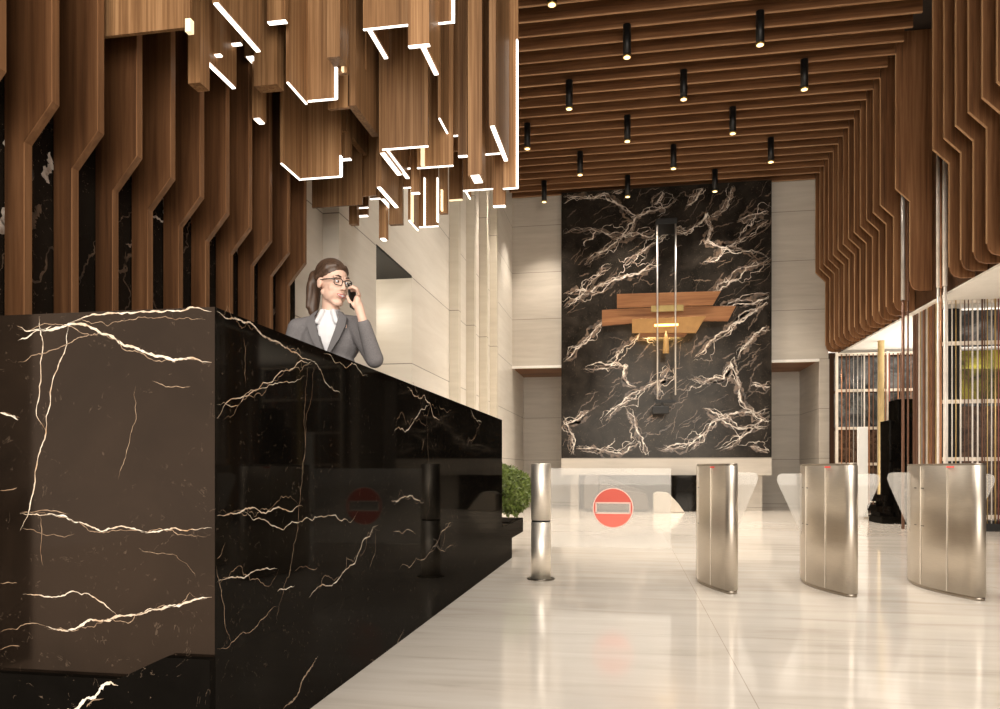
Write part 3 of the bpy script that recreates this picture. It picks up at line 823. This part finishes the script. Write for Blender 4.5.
# near screen (front face at y = 12.7, side face at x = 4.85)
SY, SX = 12.7, 4.85
B = (SX, SY, 0)
scr = thing('rod_screen', 'tall near screen of copper and white rods around coloured panels, right edge', 'screen', B)
ZR = (.22, 1.12, 2.02, 2.93, 3.58)
for z in ZR:
    o = MB().box((SX, SY - .02, z - .03), (6.6, SY + .02, z + .03)).build('front_rail', M_FRAME, scr, B)
    MB().box((SX - .02, SY + .02, z - .025), (SX + .02, 13.9, z + .025)).build('side_rail', RC[2], scr, B)
random.seed(11)
x = SX + .05
k = 0
while x < 6.4:
    ci = random.choice((0, 1, 2, 3, 4, 5, 0, 0, 2))
    r = random.choice((.008, .010, .013))
    MB().tube([(x, SY - .035, .12), (x, SY - .035, 3.60)], r, 8).build('rod', RC[ci], scr, B)
    x += random.uniform(.035, .075); k += 1
y = SY + .02
while y < 13.85:
    ci = random.choice((1, 1, 2, 3, 0, 0, 5, 1))
    w = random.choice((.02, .03, .05, .09))
    MB().box((SX - .045, y, .10), (SX - .025, y + w, 3.60)).build('slat', RC[ci], scr, B)
    y += w + random.uniform(.015, .05)
for (z0, z1, m, lb) in ((.24, 1.09, PB, 'brown'), (1.15, 1.99, PB, 'rust brown'), (2.05, 2.90, PY, 'olive yellow'), (2.96, 3.56, PG, 'smoky grey')):
    o = MB().box((5.35, 13.3, z0), (8.6, 13.36, z1)).build('backing_panel', m, scr, B); o['label'] = lb + ' backing panel'
MB().box((5.05, 13.28, .1), (5.33, 13.4, 3.59)).build('corner_panel', M_BLACKPAINT, scr, B)
MB().box((SX - .05, SY - .06, 0), (8.2, SY + .8, .12)).build('base', M_BLACKPAINT, scr, B)
# tall poles rising past the fins
for i, (u, y, rr, zt, ci, lb) in enumerate(((903, 13.0, .032, 5.70, 0, 'tall white pole between two walnut fins, left of the widest fin'), (908, 13.06, .02, 5.55, 2, 'thin brown pole beside a tall white pole, left of the widest fin'),
                              (938, 12.2, .024, 5.72, 0, 'tall white pole right of the widest walnut fin'), (941, 12.24, .016, 5.66, 1, 'thin copper pole between two tall white poles'), (945, 12.1, .034, 5.60, 0, 'thickest tall white pole right of the widest walnut fin'))):
    x = y * tanw(u); zm = 3.7
    o = MB().tube([(x, y, 0), (x, y, zm)], rr * .75, 14, 1 if i < 2 else 0).tube([(x, y, zm), (x, y, zt)], rr, 14, 0).build('tall_pole', [RC[5] if ci == 0 and i == 0 else RC[ci], RC[2]], base=(x, y, 0))
    tag(o, lb, 'pole', 'tall poles by the rod screen')
# far screen (y = 17.5)
FY = 17.5
B = (4.5, FY, 0)
scr2 = thing('rod_screen', 'far low screen of white and copper rods in corner by the back wall', 'screen', B)
for z in (.27, 1.08, 1.87, 2.70, 3.5):
    MB().box((4.5, FY - .02, z - .03), (6.6, FY + .02, z + .03)).build('front_rail', M_FRAME, scr2, B)
for x in (4.5, 5.55, 6.57):
    MB().box((x, FY - .03, .0), (x + .05, FY + .03, 3.55)).build('upright', M_FRAME, scr2, B)
x = 4.62
while x < 6.5:
    ci = random.choice((0, 1, 2, 5, 5, 4, 2)); r = random.choice((.009, .012, .016))
    MB().tube([(x, FY - .035, .2), (x, FY - .035, 3.5)], r, 8).build('rod', RC[ci], scr2, B)
    x += random.uniform(.05, .10)
for (z0, z1, m, lb) in ((.0, 1.05, PB, 'brown'), (1.11, 1.84, PB, 'dark brown'), (1.9, 2.67, PG, 'smoky grey'), (2.73, 3.47, PG, 'grey')):
    o = MB().box((4.56, 17.8, z0), (8.6, 17.86, z1)).build('backing_panel', m, scr2, B); o['label'] = lb + ' backing panel'
# white slab, gold column, black stepped block
q = at_y(858, 427, 15.6); q2 = at_y(868, 427, 15.6)
wsl = thing('white_totem', 'narrow white slab standing before the far rod screen', 'totem', (q.x, 15.6, 0))
MB().box((q.x, 15.6, .03), (q2.x, 15.66, q.z)).build('slab', plain('white_lacquer', (.86, .86, .84), .35, var=.02), wsl, (q.x, 15.6, 0), .006)
MB().box((q.x - .05, 15.52, 0), (q2.x + .05, 15.74, .03)).build('foot', M_STEEL, wsl, (q.x, 15.6, 0))
q = at_y(881, 400, 16.4)
o = MB().tube([(q.x, 16.4, 0), (q.x, 16.4, .02), (q.x, 16.4, .021), (q.x, 16.4, 3.58), (q.x, 16.4, 3.6)], [.1, .1, .062, .062, .07], 24).build('gold_column', plain('pale_gold', (.52, .38, .18), .5, .2), base=(q.x, 16.4, 0))
tag(o, 'slim pale gold column standing before the far rod screen', 'column')
SYB = 14.5
def sx(u): return SYB * tanw(u)
def sz(v, u=900): return at_y(u, v, SYB).z
o = MB()
o.box((sx(898), SYB, 0), (sx(916), SYB + .5, sz(399)))
o.box((sx(889), SYB - .02, 0), (sx(914), SYB + .48, sz(420)))
o.box((sx(891), SYB - .35, 0), (sx(912), SYB + .3, sz(468)))
o.box((sx(874), SYB - .4, 0), (sx(908), SYB + .3, .12)); o.box((sx(872), SYB - .2, .2), (sx(908), SYB + .3, .3)); o.box((sx(876), SYB - .2, .12), (sx(890), SYB + .3, .2)); o.box((sx(875), SYB - .1, .38), (sx(908), SYB + .3, .50)); o.box((sx(880), SYB - .1, .3), (sx(890), SYB + .25, .38))
o = o.build('stepped_sculpture', M_BLACK, base=(sx(898), SYB, 0), bevel=.006)
tag(o, 'black stepped stone block sculpture between the two rod screens', 'sculpture')

# ------------------------------------------------------------------ lounge furniture in the back niche
bc = (-.55, 18.0, 0)
M_TAUPE = plain('taupe_leather', (.085, .066, .05), .45)
ch = thing('lounge_chair', 'taupe lounge chair with high rounded back below the marble wall', 'lounge chair', bc)
def nx(u): return 18.0 * tanw(u)
def nz(v, u=620): return at_y(u, v, 17.4).z
prof = [(nx(586), .06), (nx(586), .70), (nx(587.5), .80), (nx(591), .845), (nx(596), .85), (nx(600), .80), (nx(601), .06)]
MB().prism(prof, 17.1, 17.75).build('backrest', M_TAUPE, ch, bc, .02)
MB().prism([(nx(601), .06), (nx(601), .80), (nx(606), .80), (nx(616), .70), (nx(628), .56), (nx(640), .50), (nx(646), .44), (nx(648), .06)], 17.66, 17.78).build('arm', M_TAUPE, ch, bc, .015)
MB().prism([(nx(601), .06), (nx(601), .66), (nx(612), .60), (nx(626), .48), (nx(640), .44), (nx(646), .40), (nx(648), .06)], 17.06, 17.16).build('arm', M_TAUPE, ch, bc, .015)
MB().box((nx(601), 17.16, .08), (nx(646), 17.66, .40)).build('seat', plain('pale_taupe', (.14, .11, .085), .6), ch, bc, .03)
MB().box((nx(588), 17.12, 0), (nx(645), 17.7, .06)).build('base', M_DARKMETAL, ch, bc)
MB().box((nx(672), 17.5, 0), (nx(696), 17.84, .83)).box((nx(673), 17.49, .44), (nx(695), 17.50, .46)).build('black_cabinet', M_BLACK, base=(nx(684), 17.6, 0), bevel=.005)
tag(bpy.data.objects['black_cabinet'], 'low black cabinet under the marble wall, left of the first turnstile', 'cabinet')
wv = [(nx(636), 0), (nx(662), 0), (nx(648), .40), (nx(640), .42), (nx(632), .40)]
o = MB().prism([(nx(652), 0), (nx(682), 0), (nx(675), .22), (nx(666), .44), (nx(656), .46), (nx(652), .40)], 17.0, 17.45).build('wedge_bench', plain('ivory_seat', (.50, .45, .385), .5), base=(nx(665), 17.2, 0), bevel=.02)
tag(o, 'ivory wedge shaped bench between taupe chair and black cabinet', 'bench')

# ------------------------------------------------------------------ person behind the desk
PZ = 4.15
pu = (330 - CX) * PZ / F
PX, PY_ = pu * CT - PZ * ST, pu * ST + PZ * CT
M_SKIN = plain('skin', (.78, .52, .41), .5, var=.05)
M_HAIR = plain('brown_hair', (.075, .042, .026), .45, var=.45, sc=5, stretch=(26, 26, 3))
M_BLAZER = plain('grey_wool', (.17, .16, .165), .85, var=.15, sc=160)
M_SHIRT = plain('white_shirt', (.74, .74, .77), .7, var=.03)
HP = Vector((.022, -.03, 1.615))
HR = Matrix.Rotation(math.radians(50), 3, 'Z') @ Matrix.Rotation(math.radians(9), 3, 'X')
def H(p): return HP + HR @ Vector(p)
body = MB()
# head
body.ellipsoid(H((0, .012, .035)), (.074, .094, .092), 0, 24, 16, HR)
body.ellipsoid(H((0, -.028, -.03)), (.062, .064, .080), 0, 22, 14, HR)
for s in (-1, 1): body.ellipsoid(H((s * .040, -.026, -.052)), (.026, .044, .042), 0, 14, 10, HR)
body.ellipsoid(H((0, -.066, -.098)), (.024, .022, .020), 0, 14, 10, HR)
body.capsule(H((.055, .0, -.05)), H((.014, -.06, -.10)), .018, .018)
body.capsule(H((-.055, .0, -.05)), H((-.014, -.06, -.10)), .018, .018)
for s in (-1, 1):
    body.ellipsoid(H((s * .037, -.053, -.026)), (.027, .020, .030), 0, 14, 10, HR)
    body.ellipsoid(H((s * .033, -.074, .034)), (.026, .014, .010), 0, 14, 10, HR)
    body.ellipsoid(H((s * .076, .018, -.002)), (.010, .020, .032), 0, 12, 10, HR)
body.capsule(H((0, -.082, .026)), H((0, -.106, -.022)), .008, .0105)
for s in (-1, 1): body.ellipsoid(H((s * .011, -.096, -.026)), (.009, .010, .008), 0, 10, 8, HR)
body.ellipsoid(H((0, -.082, -.058)), (.026, .014, .016), 0, 14, 10, HR)
# neck, trunk, legs
body.capsule((.004, .012, 1.44), H((0, .012, -.05)), .052, .046)
body.ellipsoid((0, .02, 1.33), (.16, .095, .15)); body.ellipsoid((0, .02, 1.12), (.135, .09, .2)); body.ellipsoid((0, .02, .95), (.16, .105, .13))
for s in (-1, 1):
    body.capsule((s * .085, .02, .9), (s * .085, .01, .49), .082, .055)
    body.capsule((s * .085, .01, .49), (s * .085, .03, .09), .052, .036)
    body.capsule((s * .085, .05, .04), (s * .095, -.11, .03), .034, .03)
# arms
SHL, SHR = Vector((-.182, .02, 1.38)), Vector((.15, .0, 1.39))
EL, WL = Vector((-.262, .04, 1.12)), Vector((-.15, -.13, .99))
ER, WR = Vector((.268, -.12, 1.19)), Vector((.214, -.19, 1.395))
for a, e, w in ((SHL, EL, WL), (SHR, ER, WR)):
    body.capsule(a, e, .048, .038); body.capsule(e, w, .037, .025)
# right-of-picture hand round the phone: palm, four unequal bent fingers, thumb
PC = Vector((.167, -.175, 1.508))           # phone centre
pd = Vector((-.10, .10, .99)).normalized()  # phone's long axis
palm = Vector((.193, -.186, 1.464))
body.capsule(WR, palm, .024, .027)
body.ellipsoid(palm + Vector((-.004, -.004, .015)), (.022, .030, .042), 0, 14, 10)
fw_ = [(-.034, .030, .017), (-.016, .042, .019), (.004, .040, .018), (.022, .028, .015)]
for i, (dy, lz, ln) in enumerate(fw_):
    k0 = palm + Vector((.006, dy * .75 - .004, .045 + lz * .35))
    k1 = k0 + Vector((-.006, dy * .15 - .016, ln * 1.25))
    k2 = k1 + Vector((-.022, -.004, ln * .55))
    k3 = k2 + Vector((-.020, .010, -ln * .25))
    body.capsule(k0, k1, .0088, .0080, 0, 10); body.capsule(k1, k2, .0080, .0074, 0, 10); body.capsule(k2, k3, .0074, .0066, 0, 10)
t0 = palm + Vector((-.016, -.014, -.008)); t1 = t0 + Vector((-.026, -.012, .024)); t2 = t1 + Vector((-.012, .004, .028))
body.capsule(t0, t1, .0115, .010, 0, 10); body.capsule(t1, t2, .010, .008, 0, 10)
# other hand, resting low behind the desk
body.ellipsoid(WL + Vector((.03, -.05, -.01)), (.035, .045, .018))
for i in range(4):
    k0 = WL + Vector((.005 + .018 * i, -.09, -.008)); k1 = k0 + Vector((.004, -.035 - .006 * (i in (1, 2)), -.004)); k2 = k1 + Vector((.002, -.026, -.014))
    body.capsule(k0, k1, .0085, .0078, 0, 10); body.capsule(k1, k2, .0078, .0066, 0, 10)
body.capsule(WL + Vector((.055, -.03, -.008)), WL + Vector((.085, -.065, -.012)), .011, .008, 0, 10)
PB0 = Vector((PX, PY_, .36))
per = body.build('person', M_SKIN)
per.location = PB0; per.rotation_euler.z = TH
tag(per, 'smiling woman in grey blazer and glasses phoning behind the desk', 'person')
def soften(o, vox, it, f=.5):
    m = o.modifiers.new('remesh', 'REMESH'); m.mode = 'VOXEL'; m.voxel_size = vox; m.use_smooth_shade = True
    s = o.modifiers.new('smooth', 'SMOOTH'); s.iterations = it; s.factor = f
soften(per, .0042, 4)
def child(mb, name, mats, vox=None, it=4):
    o = mb.build(name, mats, per)
    if vox: soften(o, vox, it)
    return o
# hair: cap, side sweep, ponytail
hr = MB()
hr.ellipsoid(H((0, .026, .058)), (.082, .100, .088), 0, 24, 16, HR)
for s in (-1, 1):
    hr.capsule(H((s * .062, -.018, .076)), H((s * .076, .04, .022)), .022, .020)
    hr.capsule(H((s * .03, -.054, .098)), H((s * .06, -.02, .085)), .013, .020)
hr.ellipsoid(H((0, .122, .06)), (.030, .028, .030), 0, 14, 10, HR)
tail = [H((0, .13, .068)), H((.0, .168, .045)), H((.004, .180, -.02)), H((.006, .176, -.09)), H((.0, .160, -.15)), H((-.004, .150, -.195))]
rad = [.024, .036, .042, .040, .028, .008]
for i in range(5): hr.capsule(tail[i], tail[i + 1], rad[i], rad[i + 1])
for s in (-1, 1):
    hr.capsule(H((s * .022, .170, .0)), H((s * .03, .168, -.13)), .024, .014)
child(hr, 'hair', M_HAIR, .006, 3)
# eyes, brows, lips, glasses
ey = MB()
for s in (-1, 1):
    ey.ellipsoid(H((s * .032, -.0815, .012)), (.0125, .006, .0075), 0, 12, 8, HR)
    ey.ellipsoid(H((s * .032 + .002, -.0865, .012)), (.005, .003, .006), 1, 10, 8, HR)
child(ey, 'eyes', [M_SHIRT, M_HAIR])
bw_ = MB()
for s in (-1, 1): bw_.tube([H((s * .016, -.090, .038)), H((s * .034, -.089, .043)), H((s * .052, -.077, .036))], [.0035, .004, .002], 8)
child(bw_, 'eyebrows', M_HAIR)
lp = MB()
lp.tube([H((-.027, -.084, -.052)), H((-.012, -.0965, -.056)), H((0, -.098, -.056)), H((.012, -.0965, -.056)), H((.027, -.084, -.052))], [.002, .0045, .004, .0045, .002], 8)
lp.tube([H((-.026, -.084, -.055)), H((-.012, -.094, -.068)), H((.012, -.094, -.068)), H((.026, -.084, -.055))], [.002, .005, .005, .002], 8)
lp.tube([H((-.022, -.087, -.056)), H((0, -.0975, -.0625)), H((.022, -.087, -.056))], [.004, .0062, .004], 8, 1)
child(lp, 'lips', [plain('lips_red', (.55, .20, .18), .4), M_SHIRT])
gl = MB()
for s in (-1, 1):
    pts = []
    for k in range(17):
        a = 2 * math.pi * k / 16
        gx_, gz_ = math.copysign(abs(math.cos(a)) ** .6, math.cos(a)), math.copysign(abs(math.sin(a)) ** .6, math.sin(a))
        pts.append(H((s * .034 + .025 * gx_, -.098 + abs(s * .034 + .025 * gx_) * .16, .010 + .018 * gz_)))
    gl.tube(pts, .0024, 8)
    gl.tube([H((s * .059, -.088, .020)), H((s * .074, -.05, .018)), H((s * .080, .015, .012))], [.0035, .003, .003], 8)
gl.tube([H((-.010, -.096, .016)), H((0, -.101, .018)), H((.010, -.096, .016))], .0024, 8)
child(gl, 'glasses', plain('black_frame', (.02, .018, .018), .3))
# shirt and blazer
shm = MB()
shm.ellipsoid((0, .016, 1.33), (.115, .106, .15)); shm.capsule((.0, .012, 1.42), (.006, .008, 1.462), .064, .056)
shm.ellipsoid((0, .016, 1.12), (.12, .10, .20))
for s in (-1, 1): shm.capsule((s * .03, -.052, 1.462), (s * .052, -.082, 1.40), .016, .014)
child(shm, 'shirt', M_SHIRT, .006, 2)
bz = MB()
bz.ellipsoid((-.005, .03, 1.31), (.176, .118, .145)); bz.ellipsoid((0, .025, 1.11), (.150, .112, .21)); bz.ellipsoid((0, .025, .93), (.178, .128, .14))
for a in (SHL, SHR): bz.capsule((a.x * .30, .03, 1.425), a, .042, .058)
for a, e, w in ((SHL, EL, WL), (SHR, ER, WR)):
    wc = e + (w - e) * .84
    bz.capsule(a, e, .060, .050); bz.capsule(e, wc, .049, .037)
bo = child(bz, 'blazer', M_BLAZER, .006, 5)
cut = MB()   # the open V of the blazer
cut.prism([(-.062, 1.50), (.066, 1.50), (.070, 1.44), (.006, 1.215), (-.004, 1.215), (-.066, 1.44)], -.3, -.035, 'y')
cut.ellipsoid((.004, .01, 1.50), (.068, .062, .085))
bo2 = None
# lapels follow the V
lpm = MB()
def lapel(s):
    A = [(s * .052, -.052, 1.470), (s * .066, -.076, 1.43), (s * .052, -.098, 1.36), (s * .030, -.112, 1.29), (s * .004, -.116, 1.215)]
    O = [(s * .078, -.030, 1.462), (s * .108, -.066, 1.425), (s * .104, -.086, 1.375), (s * .074, -.106, 1.30), (s * .016, -.120, 1.205)]
    n_ = len(A); vs = []
    for a, o_ in zip(A, O):
        a = Vector(a); o_ = Vector(o_)
        vs += [a + Vector((0, -.006, 0)), o_ + Vector((0, -.008, 0)), o_ + Vector((0, .012, 0)), a + Vector((0, .012, 0))]
    fs = [(0, 1, 2, 3), (4 * n_ - 1, 4 * n_ - 2, 4 * n_ - 3, 4 * n_ - 4)]
    for i in range(n_ - 1):
        for k in range(4): fs.append((4 * i + k, 4 * i + 4 + k, 4 * i + 4 + (k + 1) % 4, 4 * i + (k + 1) % 4))
    lpm.add(vs, fs)
lapel(-1); lapel(1)
child(lpm, 'lapels', plain('grey_wool_lapel', (.145, .137, .142), .85))
# evaluate blazer, cut the V with a boolean and keep the plain mesh
cm = cut.build('cutter', M_BLAZER)
cm.parent = per
bpy.context.view_layer.update()
bm_ = bo.modifiers.new('open', 'BOOLEAN'); bm_.operation = 'DIFFERENCE'; bm_.object = cm; bm_.solver = 'EXACT'
bpy.context.view_layer.update()
dg = bpy.context.evaluated_depsgraph_get()
nm_ = bpy.data.meshes.new_from_object(bo.evaluated_get(dg))
bo.modifiers.clear(); bo.data = nm_
bpy.data.objects.remove(cm)
# trousers and shoes, hidden by the desk
tr = MB()
tr.ellipsoid((0, .02, .93), (.168, .115, .12))
for s in (-1, 1):
    tr.capsule((s * .085, .02, .88), (s * .085, .01, .49), .09, .068); tr.capsule((s * .085, .01, .49), (s * .085, .03, .10), .066, .058)
child(tr, 'trousers', M_BLAZER, .012, 4)
shs = MB()
for s in (-1, 1): shs.capsule((s * .085, .055, .042), (s * .097, -.125, .036), .042, .036)
child(shs, 'shoes', M_BLACKPAINT, .01, 2)
# phone held at the cheek
ph = MB(); ph.box((-.0045, -.034, -.068), (.0045, .034, .068))
pho = ph.build('mobile_phone', M_DARKMETAL, bevel=.003)
rot = Matrix.Rotation(TH, 4, 'Z')
pho.matrix_world = Matrix.Translation(PB0) @ rot @ Matrix.Translation(PC + Vector((-.006, 0, -.002))) @ Matrix.Rotation(math.radians(-20), 4, 'Z') @ Matrix.Rotation(math.radians(-14), 4, 'Y') @ Matrix.Rotation(math.radians(-12), 4, 'X')
tag(pho, 'black mobile phone held to the cheek of the woman', 'phone')

# ------------------------------------------------------------------ light
w = bpy.data.worlds.new('daylight'); SC.world = w; w.use_nodes = True
bg = w.node_tree.nodes['Background']
bg.inputs[0].default_value = (1, .90, .79, 1); bg.inputs[1].default_value = 1.25
def area(name, loc, rot, sx_, sy_, e, col=(1, .9, .78)):
    L = bpy.data.lights.new(name, 'AREA'); L.shape = 'RECTANGLE'; L.size = sx_; L.size_y = sy_; L.energy = e; L.color = col
    o = bpy.data.objects.new(name, L); o.location = loc; o.rotation_euler = rot; COL.objects.link(o); return o
area('entrance_daylight', (1.5, -5.5, 4.0), (math.radians(78), 0, 0), 9, 7, 1250, (1, .92, .82))
area('soffit_fill', (6.6, 15.2, 2.6), (math.pi, 0, 0), 2.5, 4, 130, (1, .93, .82))  # added fill aimed up at the right soffit, no fitting there
for x in (.9, 2.7):  # added fill spots for the near floor, without fixtures
    for y in (3.0, 4.6, 6.2, 7.8, 9.4):
        L = bpy.data.lights.new('floor_fill', 'SPOT'); L.energy = 330; L.color = (1, .94, .85)
        L.spot_size = math.radians(62); L.spot_blend = .9; L.shadow_soft_size = .08
        o = bpy.data.objects.new('floor_fill', L); o.location = (x, y, 7.55); COL.objects.link(o)
for (x, y, tx, ty, tz, e) in ((1.8, 6.0, XL, 8.3, 3.6, 520), (2.2, 9.0, XL, 11.5, 3.6, 420)):  # added fill spots to lift the cream side wall
    L = bpy.data.lights.new('wall_fill', 'SPOT'); L.energy = e; L.color = (1, .93, .83)
    L.spot_size = math.radians(58); L.spot_blend = 1; L.shadow_soft_size = .25
    o = bpy.data.objects.new('wall_fill', L); o.location = (x, y, 7.4)
    o.rotation_euler = (Vector((tx, ty, tz)) - o.location).to_track_quat('-Z', 'Y').to_euler(); COL.objects.link(o)
L = bpy.data.lights.new('opening_fill', 'POINT'); L.energy = 22; L.color = (1, .90, .74); L.shadow_soft_size = .1  # added fill inside the opening to brighten its jamb
o = bpy.data.objects.new('opening_fill', L); o.location = (-3.5, 8.6, 3.2); COL.objects.link(o)
vs_ = SC.view_settings
vs_.view_transform = 'Standard'; vs_.look = 'None'; vs_.gamma = 1; vs_.exposure = 0; vs_.use_curve_mapping = False
SC.cycles.max_bounces = 8; SC.cycles.transparent_max_bounces = 16
SC.cycles.sample_clamp_indirect = 6
